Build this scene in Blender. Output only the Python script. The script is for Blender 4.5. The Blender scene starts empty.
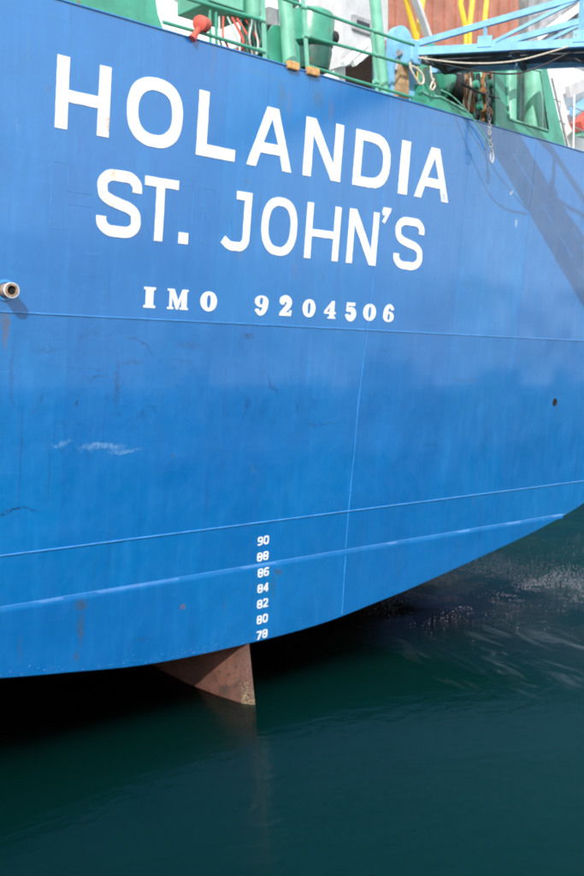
import bpy, bmesh, math, random
from mathutils import Vector, Matrix, noise as mnoise
from mathutils.geometry import tessellate_polygon
random.seed(7)
C = bpy.context.scene.collection
scene = bpy.context.scene

# ------------------------------------------------------------------ camera, sky, sun, exposure
FP = 1000.0; CX, CY, HY, VX = 292.0, 438.0, 380.0, 1370.0      # photograph calibration (876 px high)
pitch = math.atan((CY-HY)/FP)
th = math.atan2(VX-CX, FP*math.cos(pitch) - (HY-CY)*math.sin(pitch)*-1*-1)
Rv = Vector((math.sin(th), -math.cos(th), 0)); Fh = Vector((math.cos(th), math.sin(th), 0)); Zv = Vector((0, 0, 1))
Fv = Fh*math.cos(pitch) - Zv*math.sin(pitch); Uv = Fh*math.sin(pitch) + Zv*math.cos(pitch)
CAM = Vector((-8.3994, -9.6975, 4.2))
cd = bpy.data.cameras.new('camera'); cam = bpy.data.objects.new('camera', cd); C.objects.link(cam)
cam.matrix_world = Matrix(((Rv.x, Uv.x, -Fv.x, CAM.x), (Rv.y, Uv.y, -Fv.y, CAM.y), (Rv.z, Uv.z, -Fv.z, CAM.z), (0, 0, 0, 1)))
cd.sensor_fit = 'VERTICAL'; cd.sensor_height = 36.0; cd.lens = 36.0*FP/876.0
cd.clip_start = 0.1; cd.clip_end = 4000
scene.camera = cam

SUN = Vector((1.0, 1.0, -0.92)).normalized()                  # direction the light travels
elev = math.asin(-SUN.z); az = math.atan2(-SUN.x, -SUN.y)      # towards the sun, from +Y clockwise
w = bpy.data.worlds.new("World"); scene.world = w; w.use_nodes = True
nt = w.node_tree; bg = nt.nodes['Background']
sky = nt.nodes.new('ShaderNodeTexSky'); sky.sky_type = 'NISHITA'; sky.sun_disc = False
sky.sun_elevation = elev; sky.sun_rotation = az; sky.dust_density = 2.5; sky.air_density = 1.0; sky.ozone_density = 1.0
tcw = nt.nodes.new('ShaderNodeTexCoord'); cn = nt.nodes.new('ShaderNodeTexNoise'); cn.inputs['Scale'].default_value = 2.2; cn.inputs['Detail'].default_value = 6
mpw = nt.nodes.new('ShaderNodeMapping'); mpw.inputs['Scale'].default_value = (1, 1, 3.5); nt.links.new(tcw.outputs['Generated'], mpw.inputs[0]); nt.links.new(mpw.outputs[0], cn.inputs['Vector'])
crw = nt.nodes.new('ShaderNodeMapRange'); nt.links.new(cn.outputs[0], crw.inputs[0])
for i_, v_ in enumerate((.3, .7, .66, .80)): crw.inputs[i_+1].default_value = v_
mxw = nt.nodes.new('ShaderNodeMix'); mxw.data_type = 'RGBA'; nt.links.new(crw.outputs[0], mxw.inputs[0]); nt.links.new(sky.outputs[0], mxw.inputs[6]); mxw.inputs[7].default_value = (8.4, 9.3, 9.8, 1)   # thin bright veil of high cloud
nt.links.new(mxw.outputs[2], bg.inputs[0]); bg.inputs[1].default_value = 0.13
sl = bpy.data.lights.new('sun', 'SUN'); sun = bpy.data.objects.new('sun', sl); C.objects.link(sun)
sl.energy = 3.5; sl.angle = math.radians(0.53); sl.color = (1.0, 0.95, 0.88)
sun.rotation_euler = SUN.to_track_quat('-Z', 'Y').to_euler(); sun.location = (-30, -30, 40)
scene.cycles.filter_width = 2.1
scene.view_settings.view_transform = 'Standard'; scene.view_settings.look = 'None'
scene.view_settings.exposure = 0.36; scene.view_settings.gamma = 1

def P(px, py, Y):                                             # photograph pixel -> point on the vertical plane y = Y
    d = Rv*(px-CX) + Uv*(CY-py) + Fv*FP
    return CAM + d*((Y-CAM.y)/d.y)

# ------------------------------------------------------------------ helpers
def tag(o, label=None, cat=None, group=None, kind=None):
    if label: o['label'] = label
    if cat: o['category'] = cat
    if group: o['group'] = group
    if kind: o['kind'] = kind
    return o
def empty(name, loc, label, cat, group=None):
    o = bpy.data.objects.new(name, None); C.objects.link(o); o.location = loc; o.empty_display_size = .2
    return tag(o, label, cat, group)
def link(name, bm, mat, parent=None, smooth=False, recalc=True):
    if recalc: bmesh.ops.recalc_face_normals(bm, faces=bm.faces[:])
    me = bpy.data.meshes.new(name); bm.to_mesh(me); bm.free()
    me.materials.append(mat)
    if smooth:
        for p in me.polygons: p.use_smooth = True
        me.set_sharp_from_angle(angle=math.radians(38))
    o = bpy.data.objects.new(name, me); C.objects.link(o)
    if parent is not None:
        o.parent = parent
        root = parent
        loc = Vector((0, 0, 0))
        while root is not None: loc += root.location; root = root.parent
        me.transform(Matrix.Translation(-loc))               # meshes are written in world coordinates
    return o
def bx(bm, x0, x1, y0, y1, z0, z1, bev=0.0):
    vs = [bm.verts.new((x, y, z)) for x in (x0, x1) for y in (y0, y1) for z in (z0, z1)]
    fs = [bm.faces.new([vs[i] for i in q]) for q in ((0,1,3,2), (4,6,7,5), (0,4,5,1), (2,3,7,6), (0,2,6,4), (1,5,7,3))]
    if bev:
        es = list({e for f in fs for e in f.edges})
        bmesh.ops.bevel(bm, geom=es, offset=bev, segments=2, affect='EDGES', profile=.5)
def obox(bm, a, b, wy, wz, up=Vector((0, 0, 1))):             # bar of rectangular section from a to b
    a = Vector(a); b = Vector(b); d = (b-a).normalized()
    s = d.cross(up)
    s = s.normalized() if s.length > 1e-4 else Vector((1, 0, 0))
    u = s.cross(d).normalized()
    vs = [bm.verts.new(p + s*i*wy/2 + u*j*wz/2) for p in (a, b) for i, j in ((-1,-1), (1,-1), (1,1), (-1,1))]
    for q in ((3,2,1,0), (4,5,6,7), (0,1,5,4), (1,2,6,5), (2,3,7,6), (3,0,4,7)): bm.faces.new([vs[i] for i in q])
def tube(bm, pts, r, n=10, cap=True):
    pts = [Vector(p) for p in pts]; rings = []
    rr = r if hasattr(r, '__len__') else [r]*len(pts)
    ref = None
    for i, p in enumerate(pts):
        d = (pts[min(i+1, len(pts)-1)] - pts[max(i-1, 0)]).normalized()
        if ref is None: ref = Vector((0, 0, 1)) if abs(d.z) < .9 else Vector((1, 0, 0))
        s = d.cross(ref).normalized(); u = s.cross(d).normalized(); ref = u
        rings.append([bm.verts.new(p + (s*math.cos(2*math.pi*k/n) + u*math.sin(2*math.pi*k/n))*rr[i]) for k in range(n)])
    for a, b in zip(rings, rings[1:]):
        for k in range(n): bm.faces.new((a[k], a[(k+1) % n], b[(k+1) % n], b[k]))
    if cap: bm.faces.new(rings[0][::-1]); bm.faces.new(rings[-1])
def spline(pts, n=6):
    pts = [Vector(p) for p in pts]; q = [pts[0]] + pts + [pts[-1]]; out = []
    for i in range(1, len(q)-2):
        for k in range(n):
            t = k/n; a, b, c, d = q[i-1:i+3]
            out.append(.5*((2*b) + (c-a)*t + (2*a-5*b+4*c-d)*t*t + (3*b-a-3*c+d)*t**3))
    return out + [pts[-1]]
def lathe(bm, prof, center, axis=Vector((0, 0, 1)), n=28, cap=True):    # prof: (distance along axis, radius)
    axis = axis.normalized(); ref = Vector((1, 0, 0)) if abs(axis.x) < .9 else Vector((0, 1, 0))
    s = axis.cross(ref).normalized(); u = axis.cross(s); c = Vector(center); rings = []
    for z, r in prof:
        rings.append([bm.verts.new(c + axis*z + (s*math.cos(2*math.pi*k/n) + u*math.sin(2*math.pi*k/n))*max(r, .0005)) for k in range(n)])
    for a, b in zip(rings, rings[1:]):
        for k in range(n): bm.faces.new((a[k], a[(k+1) % n], b[(k+1) % n], b[k]))
    if cap: bm.faces.new(rings[0][::-1]); bm.faces.new(rings[-1])
def slab(bm, contours, fpos, depth):                          # contours (outer + holes) of 2D points, fpos(u, v, d) -> world
    flat = [p for c in contours for p in c]
    tris = tessellate_polygon([[Vector((p[0], p[1], 0)) for p in c] for c in contours])
    top = [bm.verts.new(fpos(p[0], p[1], depth)) for p in flat]; bot = [bm.verts.new(fpos(p[0], p[1], 0)) for p in flat]
    for t in tris:
        try: bm.faces.new([top[i] for i in t]); bm.faces.new([bot[i] for i in reversed(t)])
        except ValueError: pass
    k = 0
    for c in contours:
        n = len(c)
        for i in range(n):
            a, b = k+i, k+(i+1) % n
            bm.faces.new((top[a], top[b], bot[b], bot[a]))
        k += n

# ------------------------------------------------------------------ materials
class N:
    def __init__(s, name):
        s.m = bpy.data.materials.new(name); s.m.use_nodes = True; s.t = s.m.node_tree
        s.b = s.t.nodes['Principled BSDF']; s.tc = s.t.nodes.new('ShaderNodeTexCoord')
        g = s.t.nodes.new('ShaderNodeNewGeometry'); s.pos = g.outputs['Position']
    def n(s, typ, **kw):
        x = s.t.nodes.new(typ)
        for k, v in kw.items(): setattr(x, k, v)
        return x
    def put(s, sock, v):
        if hasattr(v, 'is_output'): s.t.links.new(v, sock)
        else: sock.default_value = v
    def mapping(s, vec, scale=(1, 1, 1), loc=(0, 0, 0)):
        x = s.n('ShaderNodeMapping'); s.put(x.inputs[0], vec); x.inputs['Scale'].default_value = scale; x.inputs['Location'].default_value = loc
        return x.outputs[0]
    def noise(s, vec, scale, detail=4, rough=.55, dist=0):
        x = s.n('ShaderNodeTexNoise'); s.put(x.inputs['Vector'], vec)
        x.inputs['Scale'].default_value = scale; x.inputs['Detail'].default_value = detail
        x.inputs['Roughness'].default_value = rough; x.inputs['Distortion'].default_value = dist
        return x
    def math(s, op, a, b=0.0, clamp=False):
        x = s.n('ShaderNodeMath', operation=op, use_clamp=clamp); s.put(x.inputs[0], a); s.put(x.inputs[1], b); return x.outputs[0]
    def rng(s, v, a, b, c=0.0, d=1.0, smooth=True):
        x = s.n('ShaderNodeMapRange', interpolation_type='SMOOTHSTEP' if smooth else 'LINEAR')
        s.put(x.inputs[0], v)
        for i, q in enumerate((a, b, c, d)): x.inputs[i+1].default_value = q
        return x.outputs[0]
    def mix(s, f, a, b):
        x = s.n('ShaderNodeMix', data_type='RGBA'); s.put(x.inputs[0], f)
        s.put(x.inputs[6], a if not isinstance(a, tuple) else a + (1,)); s.put(x.inputs[7], b if not isinstance(b, tuple) else b + (1,))
        return x.outputs[2]
    def bump(s, h, dist=.01, strength=1.0, normal=None):
        x = s.n('ShaderNodeBump'); s.put(x.inputs['Height'], h); x.inputs['Distance'].default_value = dist; s.put(x.inputs['Strength'], strength)
        if normal: s.put(x.inputs['Normal'], normal)
        return x.outputs[0]
    def fin(s, col, rough=.4, normal=None, coat=0, coat_rough=.2, metal=0, spec=.5):
        s.put(s.b.inputs['Base Color'], col if not isinstance(col, tuple) else col + (1,)); s.put(s.b.inputs['Roughness'], rough)
        if normal: s.put(s.b.inputs['Normal'], normal)
        s.b.inputs['Coat Weight'].default_value = coat; s.b.inputs['Coat Roughness'].default_value = coat_rough; s.b.inputs['Coat IOR'].default_value = 1.75
        s.b.inputs['Metallic'].default_value = metal; s.b.inputs['Specular IOR Level'].default_value = spec
        return s.m

def blobs(k, base, vec, items):                               # stains and marks with a shape of their own: (s, h, rs, rh, colour, amount)
    warp = k.noise(vec, 7, 3).outputs['Color']; wv = k.n('ShaderNodeVectorMath', operation='MULTIPLY_ADD')
    k.put(wv.inputs[0], warp); wv.inputs[1].default_value = (.12, 0, .16); k.put(wv.inputs[2], vec)
    gr = k.noise(vec, 34, 4, .7).outputs[0]
    col = base
    for (s_, h_, rs, rh, c_, am) in items:
        m = k.n('ShaderNodeMapping', vector_type='POINT'); k.put(m.inputs[0], wv.outputs[0])
        m.inputs['Scale'].default_value = (1/rs, 0, 1/rh); m.inputs['Location'].default_value = (-(s_+.06)/rs, 0, -(h_+.08)/rh)
        ln = k.n('ShaderNodeVectorMath', operation='LENGTH'); k.put(ln.inputs[0], m.outputs[0])
        f = k.rng(ln.outputs['Value'], 1.0, .25, 0, am)
        f = k.math('MULTIPLY', f, k.rng(gr, .38, .6, .15, 1))
        col = k.mix(f, col, c_)
    return col

def hull_blue():
    k = N('hull_blue_paint'); v = k.pos
    big = k.noise(v, .45, 3).outputs[0]
    col = k.mix(k.rng(big, .3, .7), (.0, .140, .43), (.0, .170, .49))
    brush = k.noise(k.mapping(v, (5, 1, .8)), 1.6, 5, .6).outputs[0]     # vertical roller work
    col = k.mix(k.rng(brush, .46, .70, 0, .30), col, (.012, .225, .60))
    grime = k.noise(k.mapping(v, (2.4, 1, .55)), 2.3, 6, .65, .5).outputs[0]
    col = k.mix(k.rng(grime, .56, .78, 0, .38), col, (.006, .080, .33))
    # panel to panel differences of repainting
    oi = k.n('ShaderNodeObjectInfo'); col = k.mix(k.rng(oi.outputs['Random'], 0, 1, 0, .5, False), col, (.0, .115, .40))
    # curved scuffs left by tyre fenders, between the name and the lower seam
    sep = k.n('ShaderNodeSeparateXYZ'); k.put(sep.inputs[0], v)
    dx = k.math('ADD', sep.outputs['X'], 2.15); dz = k.math('ADD', sep.outputs['Z'], -3.45)
    wob = k.math('MULTIPLY', k.noise(v, 1.3, 3).outputs[0], 1.1)
    rr_ = k.math('ADD', k.math('SQRT', k.math('ADD', k.math('MULTIPLY', dx, dx), k.math('MULTIPLY', dz, dz))), wob); an_ = k.math('ARCTAN2', dz, dx)
    cmb = k.n('ShaderNodeCombineXYZ'); k.put(cmb.inputs[0], k.math('MULTIPLY', rr_, 7.0)); k.put(cmb.inputs[1], k.math('MULTIPLY', an_, 1.6))
    sc = k.rng(k.noise(cmb.outputs[0], 1.5, 6, .7).outputs[0], .50, .72)
    sc = k.math('MULTIPLY', sc, k.rng(k.noise(v, 2.2, 5, .7).outputs[0], .42, .66))
    zone = k.math('MULTIPLY', k.rng(sep.outputs['Z'], 3.1, 3.7), k.rng(sep.outputs['Z'], 4.95, 4.6))
    zone = k.math('MULTIPLY', zone, k.rng(sep.outputs['X'], 1.6, .2))
    col = k.mix(k.math('MULTIPLY', k.math('MULTIPLY', sc, zone), .85), col, (.002, .038, .14))
    # fine scratches
    scr = k.noise(k.mapping(v, (1.2, 1, 30)), 1.3, 2, .5, 1.5).outputs[0]
    col = k.mix(k.math('MULTIPLY', k.rng(scr, .715, .74), .30), col, (.05, .22, .60))
    spk = k.noise(v, 26, 3, .6).outputs[0]
    col = k.mix(k.rng(spk, .72, .78, 0, .45), col, (.012, .05, .15))
    run = k.noise(k.mapping(v, (9, 1, .35)), 1.2, 5, .65).outputs[0]       # thin dirt runs down the plating
    col = k.mix(k.rng(run, .60, .74, 0, .5), col, (.010, .075, .26))
    chip = k.noise(v, 9, 6, .75).outputs[0]
    col = k.mix(k.rng(chip, .70, .74, 0, .55), col, (.03, .10, .22))
    rust, brown, dark, pale = (.20, .095, .035), (.055, .075, .085), (.008, .030, .085), (.22, .42, .68)
    col = blobs(k, col, v, [
        (-2.45, 1.62, .12, .10, brown, .9), (-2.44, 1.35, .07, .30, brown, .75), (-2.47, 1.02, .05, .10, brown, .6),
        (-.97, 1.36, .07, .05, rust, .8), (.60, 1.60, .12, .08, brown, .9), (.52, 1.40, .07, .20, (.04, .11, .14), .6),
        (.09, 7.70, .10, .26, (.06, .10, .11), .55), (.22, 7.62, .05, .3, rust, .3), (.70, 7.8, .16, .2, brown, .5), (.95, 7.7, .05, .25, rust, .35),
        (-2.25, 3.44, .42, .055, pale, .55), (-1.95, 3.38, .28, .035, pale, .5), (-2.8, 3.50, .2, .03, pale, .4),
        (-3.28, 2.80, .36, .022, dark, 1.0), (-3.55, 2.76, .3, .02, dark, .8), (-2.62, 3.95, .03, .03, dark, .9),
        (-1.25, 3.3, .035, .035, brown, .5), (.04, 3.05, .07, .07, (.05, .16, .30), .6), (-.18, 4.75, .13, .06, dark, .7),
        (-2.10, 4.15, .05, .42, (.012, .06, .2), .75), (-1.9, 4.4, .3, .05, (.012, .06, .2), .5), (-1.1, 4.62, .25, .09, (.012, .07, .22), .5),
        (2.35, 4.62, .12, .03, dark, .4), (3.6, 3.2, .3, .025, (.01, .07, .25), .6), (2.9, 2.9, .2, .02, (.01, .07, .25), .5),
        (-3.1, 7.2, .03, .06, brown, .6), (-3.49, 4.72, .05, .30, (.16, .10, .06), .6), (-1.25, 3.05, .45, .32, (.0, .125, .42), .5), (2.6, 3.3, .5, .5, (.004, .19, .55), .5), (-.3, 1.25, .03, .3, brown, .4), (-3.35, 7.5, .02, .35, (.05, .17, .36), .5), (-3.45, 6.75, .03, .1, (.07, .25, .5), .5),
        (-.38, 6.62, .05, .09, brown, .5), (-.45, 6.35, .025, .2, brown, .4), (1.05, 5.55, .03, .05, brown, .6), (-.42, 5.72, .03, .10, rust, .5),
        (.52, 5.63, .02, .14, rust, .5), (-2.3, 6.25, .03, .1, brown, .6), (-3.5, 4.8, .08, .16, (.10, .10, .10), .65),
        (6.05, 4.45, .05, .04, brown, .5), (4.6, 1.5, .03, .12, brown, .6), (5.07, 7.17, .055, .05, (.5, .58, .66), 1.0), (5.28, 6.72, .06, .10, (.42, .5, .6), .95),
        (5.0, 7.75, .03, .3, brown, .3), (-3.2, 1.25, .03, .22, brown, .5), (-1.6, 1.05, .25, .03, (.02, .08, .2), .5), (3.1, 1.25, .04, .2, brown, .4),
        (4.9, 2.25, .03, .25, brown, .4), (2.3, 7.9, .04, .4, brown, .4), (-1.0, 7.95, .03, .35, rust, .35), (3.9, 7.2, .02, .5, (.02, .1, .25), .6), (-3.4, 4.3, .05, .5, (.012, .08, .25), .6),
        (1.2, 3.6, .4, .03, (.01, .07, .25), .6), (4.4, 4.2, .5, .05, (.01, .07, .25), .5), (.9, 4.4, .05, .5, (.02, .20, .55), .5), (-.2, 7.9, .7, .03, (.06, .16, .3), .4), (3.2, 7.9, .8, .04, (.04, .10, .2), .4)])
    bn = k.noise(k.mapping(v, (1, 1, .7)), 14, 4, .6).outputs[0]
    n1 = k.bump(bn, .006, .5)
    n2 = k.bump(k.noise(v, 2.2, 3).outputs[0], .03, .35, n1)
    n3 = k.bump(k.noise(v, 140, 2).outputs[0], .0012, .6, n2)
    rg = k.rng(k.noise(v, 5, 4).outputs[0], .3, .7, .30, .46)
    return k.fin(col, rg, n3, coat=1.0, coat_rough=.15)

def simple(name, c, rough=.45, var=.25, scale=4, rustc=None, rust=.0, coat=0, metal=0, bump=.004):
    k = N(name); v = k.pos
    dk = tuple(x*(1-var) for x in c); lt = tuple(min(1, x*(1+var*.6)) for x in c)
    col = k.mix(k.rng(k.noise(v, scale, 5, .6).outputs[0], .3, .7), dk, lt)
    col = k.mix(k.rng(k.noise(k.mapping(v, (3, 3, .6)), 2.5, 5, .6).outputs[0], .55, .8, 0, .4), col, tuple(x*.45 for x in c))
    if rust: col = k.mix(k.rng(k.noise(v, 5.5, 6, .7).outputs[0], .66-rust*.25, .72-rust*.2), col, rustc or (.22, .09, .035))
    return k.fin(col, k.rng(k.noise(v, 9, 3).outputs[0], .3, .7, rough*.75, min(1, rough*1.3)), k.bump(k.noise(v, 30, 4).outputs[0], bump, .6), coat=coat)

def letter_white():
    k = N('letter_white_paint'); v = k.pos
    col = k.mix(k.rng(k.noise(v, 6, 4).outputs[0], .35, .7), (.84, .85, .86), (.74, .76, .79))
    col = k.mix(k.rng(k.noise(v, 24, 5, .7).outputs[0], .58, .70, 0, .6), col, (.50, .60, .76))
    col = blobs(k, col, v, [(-2.38, 6.98, .04, .16, (.55, .30, .12), .9), (-2.30, 6.44, .05, .12, (.66, .45, .2), .8), (-2.26, 6.12, .08, .05, (.55, .35, .2), .6),
        (-.34, 6.5, .02, .02, (.3, .2, .1), .9), (3.40, 6.88, .07, .09, (.25, .36, .5), .9), (-.5, 5.86, .02, .05, (.3, .2, .1), .6), (-1.55, 6.1, .03, .1, (.6, .55, .5), .5),
        (2.02, 6.2, .02, .02, (.2, .2, .2), .8), (2.3, 5.95, .05, .06, (.6, .6, .62), .6)])
    return k.fin(col, .5, k.bump(k.noise(v, 40, 4).outputs[0], .004, .6), coat=.2)

STREAK_ROT = -70
def water():
    k = N('harbour_water'); v = k.pos
    patch = k.noise(k.mapping(v, (1, 1, 1), (3, 1, 0)), .22, 3, .6, .4).outputs[0]
    warpv = k.mapping(v, (1, 1.6, 1))
    w1 = k.noise(warpv, .8, 3, .5, .3).outputs[0]
    w2 = k.noise(k.mapping(v, (1, 1.7, 1)), 3.6, 4, .55, .3).outputs[0]
    w3 = k.noise(k.mapping(v, (1, 1.4, 1)), 15, 4, .65, .2).outputs[0]
    sep = k.n('ShaderNodeSeparateXYZ'); k.put(sep.inputs[0], v)
    dist = k.math('ADD', sep.outputs['X'], sep.outputs['Y'])
    riffle = k.math('MULTIPLY', k.rng(patch, .40, .62), k.rng(dist, 1.5, 7))         # wind riffles in open water beyond the stern
    n = k.bump(w1, .10, .16)
    n = k.bump(w2, .05, k.math('ADD', .20, k.math('MULTIPLY', riffle, .7)), n)
    n = k.bump(w3, .03, k.math('ADD', .06, k.math('MULTIPLY', riffle, 1.6)), n)
    tone = k.noise(v, .3, 3, .5, .5).outputs[0]
    col = k.mix(k.rng(tone, .3, .7), (.004, .046, .048), (.006, .064, .064))
    t = k.t; out = t.nodes['Material Output']; t.nodes.remove(k.b)
    gl = k.n('ShaderNodeBsdfGlossy'); gl.inputs['Roughness'].default_value = .10; k.put(gl.inputs['Normal'], n)
    tr = k.n('ShaderNodeBsdfTransparent'); tr.inputs[0].default_value = (.70, .92, .90, 1)
    fr = k.n('ShaderNodeFresnel'); fr.inputs[0].default_value = 1.333; k.put(fr.inputs['Normal'], n)
    mx = k.n('ShaderNodeMixShader'); k.put(mx.inputs[0], k.math('MULTIPLY', k.math('POWER', fr.outputs[0], 1.45), 1.35, True)); k.put(mx.inputs[1], tr.outputs[0]); k.put(mx.inputs[2], gl.outputs[0])
    # milky streaks mixed into the surface colour as painted ripple highlights
    rot_ = k.n('ShaderNodeMapping'); k.put(rot_.inputs[0], v); rot_.inputs['Rotation'].default_value = (0, 0, math.radians(STREAK_ROT))
    st = k.noise(k.mapping(rot_.outputs[0], (.55, 2.2, 1)), 1.1, 7, .68, .6).outputs[0]
    fine = k.noise(k.mapping(rot_.outputs[0], (3, 10, 1)), 2.2, 4, .7).outputs[0]
    f_ = k.math('MULTIPLY', k.rng(st, .50, .74), k.rng(fine, .3, .7, .35, 1))
    m_ = k.n('ShaderNodeMapping'); k.put(m_.inputs[0], v); m_.inputs['Scale'].default_value = (1/2.6, 1/2.5, 0); m_.inputs['Location'].default_value = (-4.6/2.6, 1.2/2.5, 0)
    ln = k.n('ShaderNodeVectorMath', operation='LENGTH'); k.put(ln.inputs[0], m_.outputs[0])
    f_ = k.math('MULTIPLY', k.math('MULTIPLY', f_, k.rng(ln.outputs['Value'], 1, .3)), .30)
    df = k.n('ShaderNodeBsdfDiffuse'); df.inputs[0].default_value = (.30, .38, .42, 1)
    m2 = k.n('ShaderNodeMixShader'); k.put(m2.inputs[0], f_); k.put(m2.inputs[1], mx.outputs[0]); k.put(m2.inputs[2], df.outputs[0])
    t.links.new(m2.outputs[0], out.inputs['Surface'])
    sc = k.n('ShaderNodeVolumeScatter'); sc.inputs['Color'].default_value = (.02, .80, .70, 1); sc.inputs['Density'].default_value = .85; sc.inputs['Anisotropy'].default_value = .3
    ab = k.n('ShaderNodeVolumeAbsorption'); ab.inputs['Color'].default_value = (.0, .52, .50, 1); ab.inputs['Density'].default_value = .42
    ad = k.n('ShaderNodeAddShader'); k.put(ad.inputs[0], sc.outputs[0]); k.put(ad.inputs[1], ab.outputs[0])
    t.links.new(ad.outputs[0], out.inputs['Volume'])
    return k.m

M = dict(
    blue=hull_blue(), white=letter_white(), water=water(),
    bead=simple('weld_bead_paint', (.03, .23, .58), .35, .2, 6, coat=.5),
    antifoul=simple('antifouling_red', (.15, .045, .035), .7, .45, 3, (.05, .035, .03), .5),
    rudder=simple('rudder_red_brown', (.105, .045, .032), .6, .45, 2.0, (.055, .032, .026), .5, bump=.015),
    barn=simple('barnacle', (.26, .20, .12), .8, .4, 30),
    green=simple('deck_green_paint', (.045, .30, .20), .38, .25, 3, (.20, .10, .04), .12, coat=.3),
    dgreen=simple('dark_green_machinery', (.018, .105, .080), .42, .4, 4, (.12, .06, .03), .25, coat=.2),
    pgreen=simple('pale_green_paint', (.16, .45, .33), .4, .2, 4, (.25, .14, .06), .12, coat=.3),
    dwhite=simple('superstructure_white', (.80, .81, .82), .5, .06, 2),
    grey=simple('grey_steel', (.32, .33, .35), .5, .3, 4),
    dark=simple('black_rubber', (.02, .022, .025), .6, .3, 8),
    lblue=simple('light_blue_steel', (.20, .46, .72), .42, .16, 5, (.25, .14, .08), .10, coat=.2),
    floor=simple('weathered_walkway', (.07, .075, .085), .7, .4, 5),
    red=simple('signal_red', (.60, .10, .07), .6, .15, 8),
    rustred=simple('rust_red_paint', (.40, .17, .12), .7, .2, 2, (.26, .14, .10), .2),
    yellow=simple('safety_yellow', (.80, .50, .03), .4, .12, 6),
    rope=simple('pale_rope', (.55, .50, .42), .85, .3, 40),
    hose=simple('hose_grey', (.42, .50, .48), .5, .2, 12),
    rust=simple('bare_rust', (.28, .12, .045), .85, .4, 12),
    orust=simple('orange_rust', (.55, .30, .12), .85, .3, 14),
    wood=simple('worn_wood', (.42, .27, .15), .8, .3, 12),
    chain=simple('galvanised_chain', (.30, .30, .31), .45, .4, 20),
    concrete=simple('quay_concrete', (.30, .29, .27), .9, .2, 3, bump=.01),
    piperust=simple('stained_pipe', (.30, .22, .17), .8, .5, 18, (.30, .13, .05), .5),
    glint=simple('glint_fleck_grey', (.24, .25, .31), .6, .2, 5),
    navy=simple('reflection_ship_navy', (.02, .05, .15), .5, .2, .3),
    grey2=simple('pale_grey_paint', (.50, .50, .52), .5, .12, 3),
    ptan=simple('yellowed_green_paint', (.30, .36, .20), .5, .3, 6, (.45, .28, .10), .4),
    added_hills=simple('reflection_hills_dark', (.030, .040, .028), .95, .4, .05),
    deck=simple('deck_plating', (.05, .14, .10), .7, .3, 3),
    glass=simple('dark_glass', (.02, .03, .04), .12, .1, 2),
    hole=simple('hole_black', (.006, .006, .007), .9, .1, 2))

# ------------------------------------------------------------------ the setting: water and quay
bm = bmesh.new()
bx(bm, -600, 1500, -9.3, 1800, -14, 0)
tag(link('water', bm, M['water']), kind='structure')
bm = bmesh.new(); bx(bm, -640, 1540, -20, 1840, -15, -13.9)
tag(link('seabed', bm, M['rudder']), kind='structure')
bm = bmesh.new()
random.seed(11)
for j, (x0, dist, hh) in enumerate(((-300, 520, 60), (-300, 800, 110))):     # unseen dark ridges added for the water to mirror
    A = []
    for i in range(90):
        X = -900 + 2600*i/89; Yb = dist + 60*mnoise.noise(Vector((i*.08, j, 0)))
        z = hh*(.75 + .5*mnoise.noise(Vector((i*.11, j*5, 2))) + .12*mnoise.noise(Vector((i*.5, j*5, 2))))
        A.append([bm.verts.new((X, Yb, -1)), bm.verts.new((X, Yb+60, z*.6)), bm.verts.new((X, Yb+150, z)), bm.verts.new((X, Yb+400, -1))])
    for a, c in zip(A, A[1:]):
        for q in range(3): bm.faces.new((a[q], c[q], c[q+1], a[q+1]))
tag(link('added_hills', bm, M['added_hills'], smooth=True), kind='structure')
random.seed(7)
bm = bmesh.new(); bx(bm, -60, 60, -60, -8.95, -3, 2.45, .04)
tag(link('quay', bm, M['concrete']), kind='structure')
bm = bmesh.new(); bx(bm, -60, 60, -9.3, -8.93, 2.453, 2.62, .03)
tag(link('quay_kerb', bm, M['concrete']), kind='structure')

# ------------------------------------------------------------------ the ship
RK = .108; DECK = 8.08; KN = 1.70
BOT = [(0, .69), (.9, .70), (1.7, .745), (2.6, .855), (3.6, .99), (5.89, 1.37), (7.08, 1.60), (8.33, 1.90), (9.2, 2.35), (9.75, 3.1), (10.0, 4.3)]
_bc = spline([(-BOT[1][0], BOT[1][1]+.004, 0)] + [(p[0], p[1], 0) for p in BOT], 10)
_bc = [p for p in _bc if p.x >= -.2]
def bot(s):
    s = abs(s)
    for a, b in zip(_bc, _bc[1:]):
        if s <= b.x: return a.y + (b.y-a.y)*(s-a.x)/max(1e-6, b.x-a.x)
    return 4.3
def koff(h): return 0.0 if h >= KN+.05 else (.020 if h <= KN-.016 else .020*(KN+.05-h)/.066)
def dent(s, h):                                               # plating pulled in between the frames
    fr = abs(math.sin(math.pi*(s+.15)/.72))**.8
    lg = abs(math.sin(math.pi*(h-2.32)/.86))**.8 if h > 2.32 else .6
    e = min(1, max(0, (h-bot(s))/.3))
    nn = mnoise.noise(Vector((s*.9, 3, h*.9)))*.014 + mnoise.noise(Vector((s*2.3, 7, h*2.1)))*.007
    lz = min(1, max(0, (h-4.6)/1.2))*min(1, max(0, (s+3.5)/.4))*min(1, max(0, (4.0-s)/.4))
    return (-.0065*fr*lg + nn)*e*(1-.75*lz*lz*(3-2*lz))
def H(s, h, off=0.0, k=True): return Vector((s, -RK*(h-4.2) - off - (koff(h) if k else 0) - dent(s, h), h))

ship = empty('cargo_ship', (0, 0, 0), 'big blue cargo ship stern with white lettering and draft marks, afloat on dark green water', 'ship')

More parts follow.
